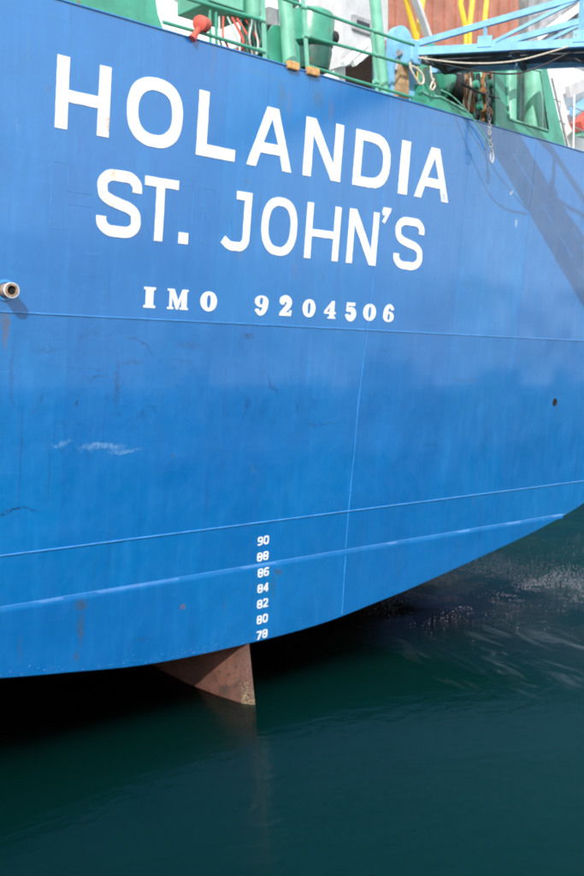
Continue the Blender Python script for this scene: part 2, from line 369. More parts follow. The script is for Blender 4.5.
cols = [-10, -8.2, -6.4, -4.8, -2.76, -1.73, -.77, .2, 1.93, 3.9, 5.6, 7.3, 8.7, 10]
rows = [DECK, 4.90, 2.32, KN+.05, KN-.016, .3]
def hv(r0, r1, n): return [r0 + (r1-r0)*i/n for i in range(n+1)]
for ci in range(len(cols)-1):
    for ri in range(len(rows)-1):
        h1, h0 = rows[ri], rows[ri+1]
        if ri == 3: continue
        ns = max(4, int((cols[ci+1]-cols[ci])/.12)); nh = max(3, int((h1-h0)/.12))
        bm = bmesh.new(); G = []
        hb_min = min(bot(cols[ci]), bot(cols[ci+1]))
        if h1 <= hb_min: continue
        for i in range(ns+1):
            s = cols[ci] + (cols[ci+1]-cols[ci])*i/ns; b = bot(s)
            lo = max(h0, b); hi = max(h1, b)
            G.append([bm.verts.new(H(s, hi + (lo-hi)*j/nh)) for j in range(nh+1)])
        for a, c in zip(G, G[1:]):
            for j in range(nh): bm.faces.new((a[j], a[j+1], c[j+1], c[j]))
        bmesh.ops.remove_doubles(bm, verts=bm.verts, dist=1e-5)
        bmesh.ops.dissolve_degenerate(bm, dist=1e-5, edges=bm.edges)
        if not bm.faces: bm.free(); continue
        link('hull_plate', bm, M['blue'], ship, smooth=True)
# knuckle: the step that catches the light above the bottom strake
bm = bmesh.new(); G = []
n = 160
for i in range(n+1):
    s = -7.62 + 15.24*i/n
    G.append([bm.verts.new(H(s, h, o, False)) for h, o in ((KN+.060, -.003), (KN+.052, .006), (KN+.02, .0135), (KN-.012, .0208), (KN-.030, .018))])
for a, c in zip(G, G[1:]):
    for j in range(4): bm.faces.new((a[j], a[j+1], c[j+1], c[j]))
link('knuckle', bm, M['blue'], ship, smooth=True)
# weld seams
def bead(p0, p1, r, name='weld_seam', mat='bead', wob=.0025):
    n_ = max(2, int((Vector(p1)-Vector(p0)).length/.06)); pts = []
    for i in range(n_+1):
        s = p0[0] + (p1[0]-p0[0])*i/n_; h = p0[1] + (p1[1]-p0[1])*i/n_
        jit = mnoise.noise(Vector((s*9, h*9, 1)))*wob
        dh = jit if p0[1] == p1[1] else 0; ds = jit if p0[1] != p1[1] else 0
        pts.append(H(s+ds, h+dh, r*.25))
    bm = bmesh.new(); tube(bm, pts, [r*(.85+.3*random.random()) for _ in pts], 6); return link(name, bm, M[mat], ship, smooth=True)
bead((-9.9, 4.90), (9.98, 4.90), .009)
bead((-9.2, 2.32), (9.2, 2.32), .010)
for s in (1.93,):
    bead((s+.15, 8.05), (s+.12, 6.0), .005, mat='bead'); bead((s+.12, 6.0), (s, 3.9), .006); bead((s, 3.9), (s-.02, KN+.08), .007); bead((s-.02, KN-.04), (s, bot(s)+.02), .008)
for s in (-2.76, -.77, .2): bead((s, 4.86), (s, 2.36), .0022, mat='blue', wob=.004)
for s in (3.9, 5.6, -1.73): bead((s, 8.0), (s, 2.36), .0022, mat='blue', wob=.004)
# ghost outlines of the old raised lettering under the present second line
gh = lambda pts: [bead(a, b, .0032, 'old_letter_weld', 'bead', .002) for a, b in zip(pts, pts[1:]) if (random.random() < 2)]
gh([(-3.03, 6.48), (-2.84, 6.48), (-2.84, 6.20), (-2.55, 6.20)]); gh([(-3.03, 6.48), (-3.03, 5.80), (-2.84, 5.80), (-2.84, 6.07), (-2.52, 6.07), (-2.52, 5.95)])
gh([(-2.55, 6.20), (-2.55, 6.48)])
gh([(-1.86, 6.10), (-1.75, 5.80)]); gh([(-1.18, 6.40), (-1.18, 5.80)]); gh([(-1.02, 6.46), (-.86, 6.46), (-.80, 6.2)]); gh([(-1.03, 5.85), (-1.03, 6.25), (-.92, 5.95)])
gh([(-.60, 6.15), (-.53, 5.98)]); gh([(.0, 6.56), (.0, 6.42)])
# deck edge bar and bottom edge bar
bm = bmesh.new(); tube(bm, [H(-10+20*i/60, DECK, .004) for i in range(61)], .012, 8); link('deck_edge_bar', bm, M['blue'], ship, smooth=True)
bm = bmesh.new(); pts = []
for i in range(121):
    s = -9.9+19.8*i/120; pts.append(H(s, bot(s)+.004, -.016))
tube(bm, pts, .016, 8); link('bottom_edge_bar', bm, M['blue'], ship, smooth=True)
# counter (antifouling) running forward under the transom and into the water, and the blue sides
def sect(Y, drop, wid, full):
    out = []
    for i in range(61):
        s = -10+20*i/60; b = bot(s) if abs(s) < 10 else 4.3
        out.append(Vector((s*wid, Y if Y is not None else 0, b-drop)))
    return out
secs = []
base = []
for i in range(61):
    s = -10+20*i/60; q = H(s, bot(s) if abs(s) < 10 else 4.3, -.02); base.append(q)
secs = [base, sect(3.2, .55, 1.0, 0), sect(8, 3.2, 1.0, 0), sect(16, 6.5, 1.01, 0), sect(80, 7, 1.01, 0), sect(105, 5, .55, 0), sect(118, 3, .04, 0)]
bm = bmesh.new(); R_ = [[bm.verts.new(p) for p in sc] for sc in secs]
for a, b in zip(R_, R_[1:]):
    for i in range(60): bm.faces.new((a[i], a[i+1], b[i+1], b[i]))
link('hull_bottom', bm, M['antifoul'], ship, smooth=True)
for sg in (-1, 1):
    bm = bmesh.new(); idx = 0 if sg < 0 else 60
    lo = [bm.verts.new(sc[idx]) for sc in secs]; tp = [bm.verts.new((sc[idx].x*(1.0 if j < 5 else 1.1), (sc[idx].y if j else -RK*(DECK-4.2)), DECK + (0 if j < 5 else 1.5))) for j, sc in enumerate(secs)]
    for i in range(len(lo)-1): bm.faces.new((lo[i], lo[i+1], tp[i+1], tp[i]))
    link('hull_side', bm, M['blue'], ship)
bm = bmesh.new(); yt = -RK*(DECK-4.2)+.03
vs = [bm.verts.new(p) for p in ((-9.98, yt, DECK-.03), (9.98, yt, DECK-.03), (10.05, 80, DECK-.03), (5.8, 105, DECK-.03), (0, 118, DECK-.03), (-5.8, 105, DECK-.03), (-10.05, 80, DECK-.03))]
bm.faces.new(vs); link('deck', bm, M['deck'], ship)
# barnacle and weld crust along the bottom edge
bm = bmesh.new()
for i in range(230):
    s = random.choice((random.gauss(-.45, .45), random.uniform(-3.5, 2))); h = bot(s) + abs(random.gauss(.02, .05)) + .01; r = random.uniform(.004, .011)
    c = H(s, h, 0); lathe(bm, [(-.003, r), (r*.5, r*.8), (r*.8, r*.3)], c, Vector((0, -1, .1)), 5)
tag(link('edge_crust', bm, M['blue'], ship), kind='stuff')

# rudder
bm = bmesh.new()
prof = [(-.085, -.05), (-.165, .12), (-.20, .6), (-.17, 1.3), (-.06, 2.1), (.10, 2.75), (.28, 2.6), (.27, 1.6), (.18, .8), (.02, .12)]
R2 = []
for z in [-2.5, -1, -.2, .0, .2, .4, .6, .8]:
    k_ = 1.0
    R2.append([bm.verts.new((x + .36*z, y + .60*z, z)) for x, y in prof])
for a, b in zip(R2, R2[1:]):
    for i in range(len(prof)): bm.faces.new((a[i], a[(i+1) % len(prof)], b[(i+1) % len(prof)], b[i]))
bm.faces.new(R2[-1])
rud = link('rudder', bm, M['rudder'], ship, smooth=True)
bm = bmesh.new()
for i in range(420):
    t = random.random(); z = abs(random.gauss(0, .13))-.05
    x = -.085 + (-.165+.085)*t + .36*z - .004; y = -.05 + .17*t + .60*z; r = random.uniform(.003, .009)
    if random.random() < .3: y += random.random()*.25*(1 if t > .8 else 0)
    lathe(bm, [(-.004, r), (r*.8, r*.7), (r*1.1, r*.3)], (x, y, z), Vector((-.9, -.45, 0)), 5)
tag(link('barnacles', bm, M['barn'], ship), kind='stuff')

# ------------------------------------------------------------------ lettering
def rect(x0, y0, x1, y1): return [(x0, y0), (x1, y0), (x1, y1), (x0, y1)]
def ring(cx, cy, a, b, p=2.4, n=44):
    out = []
    for i in range(n):
        t = 2*math.pi*i/n; c, s = math.cos(t), math.sin(t)
        out.append((cx + a*math.copysign(abs(c)**(2/p), c), cy + b*math.copysign(abs(s)**(2/p), s)))
    return out
def sweep(pts, t, n=5, ends=None):
    pp = [Vector((p[0], p[1], 0)) for p in pts]; sp = spline(pp, n) if n > 1 else pp
    L, Rr = [], []; m = len(sp)
    for i, p in enumerate(sp):
        d = (sp[min(i+1, m-1)] - sp[max(i-1, 0)]).normalized(); nrm = Vector((-d.y, d.x, 0))
        tt = t(i/(m-1)) if callable(t) else t
        L.append((p.x+nrm.x*tt/2, p.y+nrm.y*tt/2)); Rr.append((p.x-nrm.x*tt/2, p.y-nrm.y*tt/2))
    return L + Rr[::-1]
def gl_H(w, h, t): y = h*.47; b = t*.85; return [[[(0,0),(t,0),(t,y-b/2),(w-t,y-b/2),(w-t,0),(w,0),(w,h),(w-t,h),(w-t,y+b/2),(t,y+b/2),(t,h),(0,h)]]]
def gl_O(w, h, t): return [[ring(w/2, h/2, w/2, h/2), ring(w/2, h/2, w/2-t, h/2-t*.95)]]
def gl_L(w, h, t): return [[[(0,0),(w,0),(w,t*.95),(t,t*.95),(t,h),(0,h)]]]
def gl_A(w, h, t):
    a = t*.62; k = t*1.02; yb = h*.24; yt = yb+t*.85
    fx = lambda y: (w/2-a)*y/h                                # outer left edge x at height y
    gx = lambda y: k + (w/2-k-.0)*y/(h*.93)                   # inner left edge
    return [[[(0,0),(k,0),(gx(yb),yb),(w-gx(yb),yb),(w-k,0),(w,0),(w/2+a,h),(w/2-a,h)],
             [(gx(yt),yt),(w-gx(yt),yt),(w/2+.004,h*.80),(w/2-.004,h*.80)]]]
def gl_N(w, h, t): d = t*1.18; return [[[(0,0),(t,0),(t,h*.72),(w-d,0),(w,0),(w,h),(w-t,h),(w-t,h*.28),(d,h),(0,h)]]]
def gl_D(w, h, t):
    def dd(x0, y0, x1, y1, r):
        o = [(x0, y0)]; c = x1-r
        for i in range(13):
            a_ = -math.pi/2 + math.pi*i/12; s_ = math.sin(a_)
            o.append((c + r*abs(math.cos(a_))**.8, (y0+y1)/2 + math.copysign(abs(s_)**.8, s_)*(y1-y0)/2))
        return o + [(x0, y1)]
    return [[dd(0, 0, w, h, w*.56), dd(t, t*.9, w-t, h-t*.9, w*.40)]]
def gl_I(w, h, t): return [[rect(0, 0, w, h)]]
def gl_T(w, h, t): c = w*.47; return [[[(c-t/2,0),(c+t/2,0),(c+t/2,h-t*.9),(w,h-t*.9),(w,h),(0,h),(0,h-t*.9),(c-t/2,h-t*.9)]]]
def gl_S(w, h, t):
    q = [(1,.74),(.985,.87),(.80,.985),(.5,1),(.2,.985),(.02,.88),(0,.745),(.06,.62),(.26,.545),(.5,.50),(.76,.455),(.95,.37),(1,.25),(.98,.115),(.8,.015),(.5,0),(.2,.015),(.02,.12),(0,.25)]
    i = t/2; return [[sweep([(i+(w-t)*x, i+(h-t)*y) for x, y in q], t, 4)]]
def gl_J(w, h, t):
    i = t/2; q = [(w-i,h-t*.9),(w-i,h*.55),(w-i,h*.3),(w-i-.01,h*.17),(w-i-.07*w/.45,h*.085),(w*.52,i*.95),(w*.3,h*.085),(w*.09,h*.17)]
    return [[sweep([(w-i, h-t*.9)] + q[1:], t, 4)], [rect(w-t-.13*w/.45*1.0, h-t*.9, w, h)]]
def gl_dot(w, h, t): return [[rect(0, 0, w, t*.95)]]
def gl_ap(w, h, t): return [[[(0, h*.70+.0), (w*.15,h), (w,h), (w*.95,h*.80), (w*.35, 0), (w*.08,.02), (w*.42, h*.52), (w*.1,h*.50)]]]
# slab-serif figures of the registration number
def fat0(w, h, t): return [[ring(w/2, h/2, w/2, h/2, 2.1), ring(w/2, h/2, w*.13, h*.33, 2.3, 24)]]
def fatI(w, h, t): a = .18*w; b = h*.10; return [[[(0,0),(w,0),(w,b),(w-a,b+.01),(w-a,h-b-.01),(w,h-b),(w,h),(0,h),(0,h-b),(a,h-b-.01),(a,b+.01),(0,b)]]]
def fatM(w, h, t):
    b = h*.10
    return [[[(0,0),(w*.30,0),(w*.30,b),(w*.22,b),(w*.22,h*.62),(w*.42,0),(w*.52,0),(w*.68,h*.60),(w*.68,b),(w*.60,b),(w*.60,0),(w,0),(w,b),(w*.93,b),(w*.93,h-b),(w,h-b),(w,h),(w*.72,h),(w*.52,h*.42),(w*.32,h),(0,h),(0,h-b),(w*.10,h-b),(w*.10,b),(0,b)]]]
def fat2(w, h, t): return [[sweep([(w*.14,h*.68),(w*.16,h*.86),(w*.5,h*.94),(w*.78,h*.76),(w*.66,h*.5),(w*.35,h*.27),(w*.16,h*.12)], lambda u: t*(.75+.45*math.sin(math.pi*min(1, u*1.15))), 4)],
                           [[(0,0),(w*.96,0),(w,h*.30),(w*.88,h*.32),(w*.80,h*.20),(w*.05,h*.17)]], [ring(w*.20, h*.70, w*.17, h*.11, 2, 14)]]
def fat4(w, h, t): return [[[(w*.02,h*.26),(w*.48,h*.26),(w*.48,h*.09),(w*.34,h*.09),(w*.34,0),(w,0),(w,h*.09),(w*.86,h*.09),(w*.86,h*.26),(w,h*.26),(w,h*.37),(w*.86,h*.37),(w*.86,h),(w*.66,h),(w*.02,h*.40)],
                             [(w*.22,h*.37),(w*.48,h*.37),(w*.48,h*.70)]]]
def fat5(w, h, t): return [[[(w*.10,h*.48),(w*.12,h),(w*.90,h),(w*.86,h*.80),(w*.26,h*.80),(w*.26,h*.58),(w*.22,h*.48)]],
                           [sweep([(w*.20,h*.52),(w*.45,h*.60),(w*.74,h*.50),(w*.80,h*.30),(w*.62,h*.10),(w*.36,h*.07),(w*.16,h*.18)], lambda u: t*(.55+.75*math.sin(math.pi*u)), 4)], [ring(w*.22, h*.22, w*.19, h*.11, 2, 14)]]
def fat6(w, h, t): return [[ring(w*.5, h*.31, w*.5, h*.31, 2.1, 30), ring(w*.52, h*.30, w*.14, h*.20, 2.1, 16)],
                           [sweep([(w*.82,h*.84),(w*.60,h*.95),(w*.36,h*.86),(w*.22,h*.62),(w*.20,h*.32)], lambda u: t*(.55+.7*u), 4)], [ring(w*.80, h*.80, w*.16, h*.10, 2, 14)]]
def rot(f): return lambda w, h, t: [[[(w-x, h-y) for x, y in c] for c in g_] for g_ in f(w, h, t)]
fat9 = rot(fat6)
# plain figures of the draft scale
def d0(w, h, t): return [[ring(w/2, h/2, w/2, h/2, 3.2, 28), ring(w/2, h/2, w/2-t, h/2-t, 2.6, 20)]]
def d8(w, h, t): return [[ring(w/2, h/2, w/2, h/2, 3.6, 28), ring(w/2, h*.28, w/2-t, h*.28-t*.9, 2.4, 16), ring(w/2, h*.73, w/2-t, h*.27-t*.9, 2.4, 16)]]
def d6(w, h, t): return [[ring(w/2, h*.31, w/2, h*.31, 2.8, 24), ring(w/2, h*.31, w/2-t, h*.31-t*.9, 2.4, 16)], [sweep([(w*.9,h-t*.6),(w*.5,h-t*.5),(t*.6,h*.75),(t*.52,h*.35)], t, 4)]]
d9 = rot(d6)
def d4(w, h, t): return [[[(0,h*.2),(w*.55,h*.2),(w*.55,0),(w*.85,0),(w*.85,h*.2),(w,h*.2),(w,h*.36),(w*.85,h*.36),(w*.85,h),(w*.6,h),(0,h*.36)], [(w*.28,h*.36),(w*.55,h*.36),(w*.55,h*.72)]]]
def d2(w, h, t): return [[sweep([(t*.5,h*.72),(t*.7,h*.9),(w*.5,h-t*.45),(w-t*.6,h*.82),(w*.75,h*.5),(t*.7,t*.8)], t, 4)], [rect(0, 0, w, t*.95)]]
def d7(w, h, t): return [[[(w*.2,0),(w*.52,0),(w,h*.8),(w,h),(0,h),(0,h-t),(w*.66,h-t)]]]

def glyph(fn, x0, x1, y0, y1, t, name, label, mat='white', thick=.007):
    bm = bmesh.new(); w_, h_ = x1-x0, y1-y0; sd = random.random()*50
    for gi, g_ in enumerate(fn(w_, h_, t)):
        cs = []
        for c in g_:
            o = []
            for i, p in enumerate(c):
                q = c[(i+1) % len(c)]; L_ = math.hypot(q[0]-p[0], q[1]-p[1]); m = max(1, int(L_/.06)) if y1-y0 > .3 else 1
                for j in range(m): o.append((p[0]+(q[0]-p[0])*j/m, p[1]+(q[1]-p[1])*j/m))
            jt = .0045 if y1-y0 > .3 else .0018                     # hand painted edge
            o = [(x + mnoise.noise(Vector((x*14, y*14, sd)))*jt, y + mnoise.noise(Vector((x*14, y*14, sd+9)))*jt) for x, y in o]
            cs.append(o)
        slab(bm, cs, lambda u, v, d, gi=gi: Vector((x0+u, -RK*(y0+v-4.2) - koff(y0+v) - dent(x0+u, y0+v) + .006 - (.006 + thick + gi*.0013)*(1 if d else 0), y0+v)), 1)
    o = link(name, bm, M[mat], ship); tag(o, label)
R1 = [(gl_H,-3.02,-2.37,'H'),(gl_O,-2.15,-1.40,'O'),(gl_L,-1.18,-.60,'L'),(gl_A,-.41,.33,'A'),(gl_N,.53,1.21,'N'),(gl_D,1.45,2.17,'D'),(gl_I,2.38,2.565,'I'),(gl_A,2.73,3.50,'A')]
ordn = ['first','second','third','fourth','fifth','sixth','seventh','eighth','ninth','tenth']
for i, (f, a, b, ch) in enumerate(R1):
    y0, y1 = (6.82, 7.545) if ch != 'O' else (6.81, 7.555)
    glyph(f, a, b, y0, y1, .143 if ch not in 'A' else .146, 'letter', 'large white letter %s, %s of the top line' % (ch, ordn[i]))
R2l = [(gl_S,-2.475,-1.905,5.78,6.50,.120,'S'),(gl_T,-1.865,-1.40,5.79,6.49,.113,'T'),(gl_dot,-1.36,-1.225,5.79,5.92,.135,'full stop'),(gl_J,-.74,-.285,5.78,6.49,.108,'J'),(gl_O,-.10,.50,5.78,6.50,.110,'O'),
       (gl_H,.66,1.285,5.79,6.50,.110,'H'),(gl_N,1.45,2.035,5.79,6.51,.110,'N'),(gl_ap,2.09,2.27,6.38,6.60,.1,'apostrophe'),(gl_S,2.40,3.02,5.79,6.52,.110,'S')]
for i, (f, a, b, y0, y1, t, ch) in enumerate(R2l):
    glyph(f, a, b, y0, y1, t, 'letter' if len(ch) == 1 else 'punctuation_mark', 'white %s, %s mark of the second line' % ('letter '+ch if len(ch) == 1 else ch, ordn[i]))
R3 = [(fatI,-1.80,-1.64,'I'),(fatM,-1.47,-1.17,'M'),(fat0,-.985,-.735,'O'),(fat9,-.125,.10,'9'),(fat2,.30,.51,'2'),(fat0,.71,.94,'0'),(fat4,1.11,1.33,'4'),(fat5,1.52,1.73,'5'),(fat0,1.88,2.13,'0'),(fat6,2.29,2.51,'6')]
for i, (f, a, b, ch) in enumerate(R3):
    glyph(f, a, b, 5.03, 5.265, .072, 'letter' if i < 3 else 'digit', 'small white serif %s, %s character of the registration line' % (ch, ordn[i]), thick=.005)
DM = {'0': d0, '8': d8, '6': d6, '9': d9, '4': d4, '2': d2, '7': d7}
for i, nm in enumerate(['90', '88', '86', '84', '82', '80', '78']):
    y0 = 2.005 - .2165*i; xa = .215 + .012*i
    for j, ch in enumerate(nm):
        a = xa + j*.103
        glyph(DM[ch], a, a+.088, y0+.006*j, y0+.118+.006*j, .021, 'draft_digit', 'small white %s of the draft mark %s' % (ch, nm), thick=.005)

# overboard pipe on the left, with its rim and flange
pc = H(-3.51, 5.12)
ax = Vector((-.12, -1, -.06)).normalized()
bm = bmesh.new(); lathe(bm, [(-.02, .112), (.010, .112), (.016, .105), (.016, .084), (-.01, .084)], pc, ax, 28, False); fl = link('pipe_flange', bm, M['bead'], ship, smooth=True)
bm = bmesh.new(); lathe(bm, [(0, .072), (.19, .072), (.20, .067), (.20, .048), (.05, .047), (.05, .001)], pc, ax, 28, False); link('overboard_pipe', bm, M['piperust'], ship, smooth=True)
bm = bmesh.new(); lathe(bm, [(.165, .078), (.197, .078), (.197, .0725), (.165, .0726)], pc, ax, 28, False); link('pipe_rim', bm, M['dwhite'], ship, smooth=True)
bm = bmesh.new(); lathe(bm, [(.055, .044), (.17, .044), (.171, .001)], pc, ax, 20); link('bore_shade_plug', bm, M['hole'], ship)  # black plug paints in the shade inside the pipe
# small dark disc on the plating to the right
bm = bmesh.new(); lathe(bm, [(-.01, .07), (.008, .066), (.009, .05), (.002, .045)], H(6.96, 3.81), Vector((0, -1, -.1)), 20); link('dark_disc', bm, M['hole'], ship, smooth=True)
# rusty weld pads on the deck edge
for (px_, py_, w_) in ((293, 70, .09), (313, 76, .10)):
    q = P(px_, py_, -.44); bm = bmesh.new(); bx(bm, q.x-w_, q.x+w_, -.47, -.40, 8.04, 8.14, .015); link('rust_pad', bm, M['orust'], ship)

# ------------------------------------------------------------------ unseen ship added to starboard so its dark side darkens the water's mirror image
ms = empty('added_reflection_ship', (44, 40, 0), 'unseen dark navy ship added beyond the blue stern for its reflection in the water', 'ship')
bm = bmesh.new(); S_ = []
for y, wf, z0 in ((-14, .78, 2.5), (-8, .96, -1), (0, 1, -4), (80, 1, -4), (105, .6, -4), (122, .05, -2)):
    S_.append([bm.verts.new((44+sx*10*wf*f_, y, z)) for sx, z, f_ in ((-1, 12.5 + (2 if y > 100 else 0), 1), (-1, 4, 1), (-1, z0, .7), (1, z0, .7), (1, 4, 1), (1, 12.5 + (2 if y > 100 else 0), 1))])
for a, b in zip(S_, S_[1:]):
    for i in range(6): bm.faces.new((a[i], a[(i+1) % 6], b[(i+1) % 6], b[i]))
bm.faces.new(S_[0]); bm.faces.new(S_[-1])
link('hull_plating', bm, M['navy'], ms)
bm = bmesh.new(); bx(bm, 36, 52, 62, 74, 12.5, 25, .3); link('deckhouse', bm, M['dwhite'], ms)
for i in range(5):
    for z in (16, 19, 22): bm = bmesh.new(); bx(bm, 37.4+i*3, 38.6+i*3, 61.94, 62.05, z, z+1.1); link('window', bm, M['glass'], ms)

# ------------------------------------------------------------------ on deck
TY = -.40                                                     # just inside the top of the transom
def plate(bm, pts, y0, y1):                                   # polygon in x, z with real thickness
    slab(bm, [pts], lambda u, v, d: Vector((u, y0 if d else y1, v)), 1)
XZ = lambda px, py, Y: (P(px, py, Y).x, P(px, py, Y).z)

# left bulwark
t = empty('green_bulwark', (-3, TY, DECK), 'solid green bulwark plate with a slanted end above the ship name', 'bulwark')
bm = bmesh.new(); plate(bm, [(-9.9, DECK+.015), XZ(163, 31, TY), XZ(157, 14, TY), XZ(155, 0, TY), (-1.80, 9.2), (-9.9, 9.2)], TY-.012, TY+.012); link('bulwark_plate', bm, M['green'], t)
bm = bmesh.new(); tube(bm, [(-9.9, TY, 9.21), (-1.8, TY, 9.21)], .04, 10); link('cap_rail', bm, M['green'], t, smooth=True)
for x in (-8, -6.6, -5.2, -3.8, -2.4):
    bm = bmesh.new(); slab(bm, [[(TY+.02, 8.06), (TY+.42, 8.06), (TY+.03, 9.1)]], lambda u, v, d, x=x: Vector((x+.012*d, u, v)), 1); link('stay', bm, M['green'], t)

# rails
def railing(label, bars, posts, mat='green', r=.022):
    z0 = P(*posts[0][0], TY); t = empty('guard_rail', (z0.x, TY, DECK), label, 'railing', 'guard rails along the stern')
    for pts in bars:
        bm = bmesh.new(); tube(bm, [P(a, b, TY) for a, b in pts], r, 8); link('rail', bm, M[mat], t, smooth=True)
    for (a, b), (c, d), wd in [(p[0], p[1], p[2]) for p in posts]:
        bm = bmesh.new(); q = P(c, d, TY); q.z = DECK-.03; obox(bm, q, P(a, b, TY), wd, .02, Vector((0, 1, 0))); link('stanchion', bm, M['pgreen'], t)
railing('short green guard rail left of the thick green post, hung with cables', [[(150, -14), (192, 0), (262, 20)], [(163, 22), (205, 34), (263, 51.5)]], [((262, -25), (265, 60), .058)])
railing('three bar green guard rail between two thick green posts', [[(303, 6), (350, 23), (400, 40.5), (414, 45)], [(306, 36), (350, 48), (412, 66)], [(309, 66), (350, 79), (425, 101)], [(255, -12), (303, 6)]],
        [((302.5, -8), (308, 73), .055), ((372, 30), (377, 92), .05)])

# davit post with bracket
t = empty('davit_post', (P(282, 60, .2).x, .2, DECK), 'thick pale green post with a bracket plate above the letter A', 'post', 'thick green posts on the stern')
bm = bmesh.new(); a = P(290, 66, .2); b = P(280, -60, .2); tube(bm, [Vector((a.x, .2, DECK-.03)), a, b], .098, 24); link('post_tube', bm, M['pgreen'], t, smooth=True)
bm = bmesh.new(); plate(bm, [XZ(264, 66, .3), XZ(264, 37, .3), XZ(273, 25, .3), XZ(288, 27, .3), XZ(299, 47, .3), XZ(300, 76, .3)], .29, .33); link('bracket_plate', bm, M['green'], t)
t = empty('awning_post', (P(382, 92, .15).x, .15, DECK), 'pale green post leaning slightly, second of the thick posts', 'post', 'thick green posts on the stern')
bm = bmesh.new(); a = P(384, 95, .15); b = P(374, -10, .15); tube(bm, [Vector((a.x+.01, .15, DECK-.03)), a, b], .082, 22); link('post_tube', bm, M['pgreen'], t, smooth=True)
bm = bmesh.new(); tube(bm, [P(390, 92, .15), P(387, 74, .15), P(382, 62, .15)], .03, 8); link('brace', bm, M['green'], t, smooth=True)

# red signal lamp drum
c = P(202, 24, TY-.05); t = empty('lifebuoy_light', c, 'small red drum on a handle hanging at the left guard rail', 'light')
ax = (P(208, 26, TY+.05) - P(197, 22, TY-.1)).normalized()
bm = bmesh.new(); lathe(bm, [(-.08, .075), (-.07, .088), (.07, .088), (.08, .078)], c, ax, 24); link('drum', bm, M['red'], t, smooth=True)
bm = bmesh.new(); tube(bm, [c, P(196, 33, TY-.05), P(192, 39, TY-.05)], [.04, .035, .05], 10); link('handle', bm, M['red'], t, smooth=True)

# green locker with hoses and cables under it
q0 = P(203, 0, .4); q1 = P(247, 19, .4)
t = empty('control_locker', (q1.x-.4, .5, DECK), 'green steel locker on two legs with cables looping below it', 'locker')
bm = bmesh.new(); bx(bm, q0.x, q1.x, .4, .95, q1.z, 10.6, .02); link('box', bm, M['green'], t)
bm = bmesh.new(); bx(bm, q0.x+.08, q1.x-.08, .375, .405, q1.z+.07, 10.4, .01); link('door', bm, M['pgreen'], t)
for px_ in (211, 217): bm = bmesh.new(); p = P(px_, 40, .45); tube(bm, [(p.x, .45, DECK-.03), (p.x-.02, .45, q1.z+.02)], .02, 8); link('leg', bm, M['green'], t, smooth=True)
random.seed(4)
for i in range(7):
    a = P(219+i*4.2, 17, .45); d = P(222+i*5, 48+random.uniform(-4, 6), .42); m = (a+d)/2 + Vector((random.uniform(-.12, .12), -.1, -.12))
    bm = bmesh.new(); tube(bm, spline([a, m, d, d+Vector((.12, 0, -.25))], 6), .011+.008*random.random(), 7); link('cable', bm, M[random.choice(['dark', 'hose', 'red', 'rope', 'hose', 'dgreen'])], t, smooth=True)
# hydraulic tank with pipes
tk = P(253, 10, .35); t = empty('hydraulic_tank', (tk.x, .35, DECK), 'upright green cylinder with pale hoses hanging beneath it', 'tank')
bm = bmesh.new(); lathe(bm, [(-.07, .02), (-.06, .085), (0, .1), (1.2, .1), (1.25, .04)], (tk.x, .35, P(253, 14, .35).z), Vector((0, 0, 1)), 20); link('cylinder', bm, M['pgreen'], t, smooth=True)
for i in range(5):
    a = P(248+i*2.8, 15, .33); pts = [a]
    for k_ in range(1, 6): pts.append(P(248+i*2.8+math.sin(k_*1.3+i)*1.6, 15+k_*8, .33+.03*math.sin(i*2+k_)))
    bm = bmesh.new(); tube(bm, spline(pts, 5), .014, 7); link('hose', bm, M['hose' if i % 2 else 'dgreen'], t, smooth=True)
bm = bmesh.new(); p = P(250, 50, .5); bx(bm, p.x-.09, p.x+.24, .42, .6, DECK-.02, P(250, 20, .5).z, .02); link('valve_block', bm, M['dgreen'], t)
p = P(270, 18, .7); tb = empty('junction_box', (p.x, .7, p.z), 'dark grey box on a bracket behind the thick green post', 'box')
bm = bmesh.new(); bx(bm, p.x-.09, p.x+.1, .62, .8, p.z-.13, p.z+.12, .015); link('box', bm, M['grey'], tb)
bm = bmesh.new(); obox(bm, (p.x, .75, DECK-.03), (p.x, .75, p.z-.12), .05, .05); link('bracket', bm, M['green'], tb)

# ventilator head
v0 = P(309, 46, .8); t = empty('mushroom_ventilator', (v0.x, .8, DECK), 'big dark green ventilator drum with a black lower ring', 'ventilator')
bm = bmesh.new(); lathe(bm, [(-.03, .30), (0, .345), (.36, .345), (.44, .32), (.49, .22), (.51, .02)], (v0.x, .8, v0.z), Vector((.02, -.06, 1)), 36); link('hood', bm, M['green'], t, smooth=True)
bm = bmesh.new(); lathe(bm, [(-.36, .20), (-.34, .25), (-.10, .295), (-.02, .29)], (v0.x+.05, .8, v0.z), Vector((0, 0, 1)), 32); link('lower_ring', bm, M['dgreen'], t, smooth=True)
bm = bmesh.new(); lathe(bm, [(0, .17), (v0.z-DECK-.30, .17)], (v0.x+.05, .8, DECK-.03), Vector((0, 0, 1)), 24); link('trunk', bm, M['dark'], t, smooth=True)
m0 = P(327, 36, .6); bm = bmesh.new(); lathe(bm, [(0, .10), (.16, .10), (.19, .07)], m0 - Vector((.02, 0, 0)), Vector((1, -.1, -.05)), 20); link('motor', bm, M['dark'], t, smooth=True)

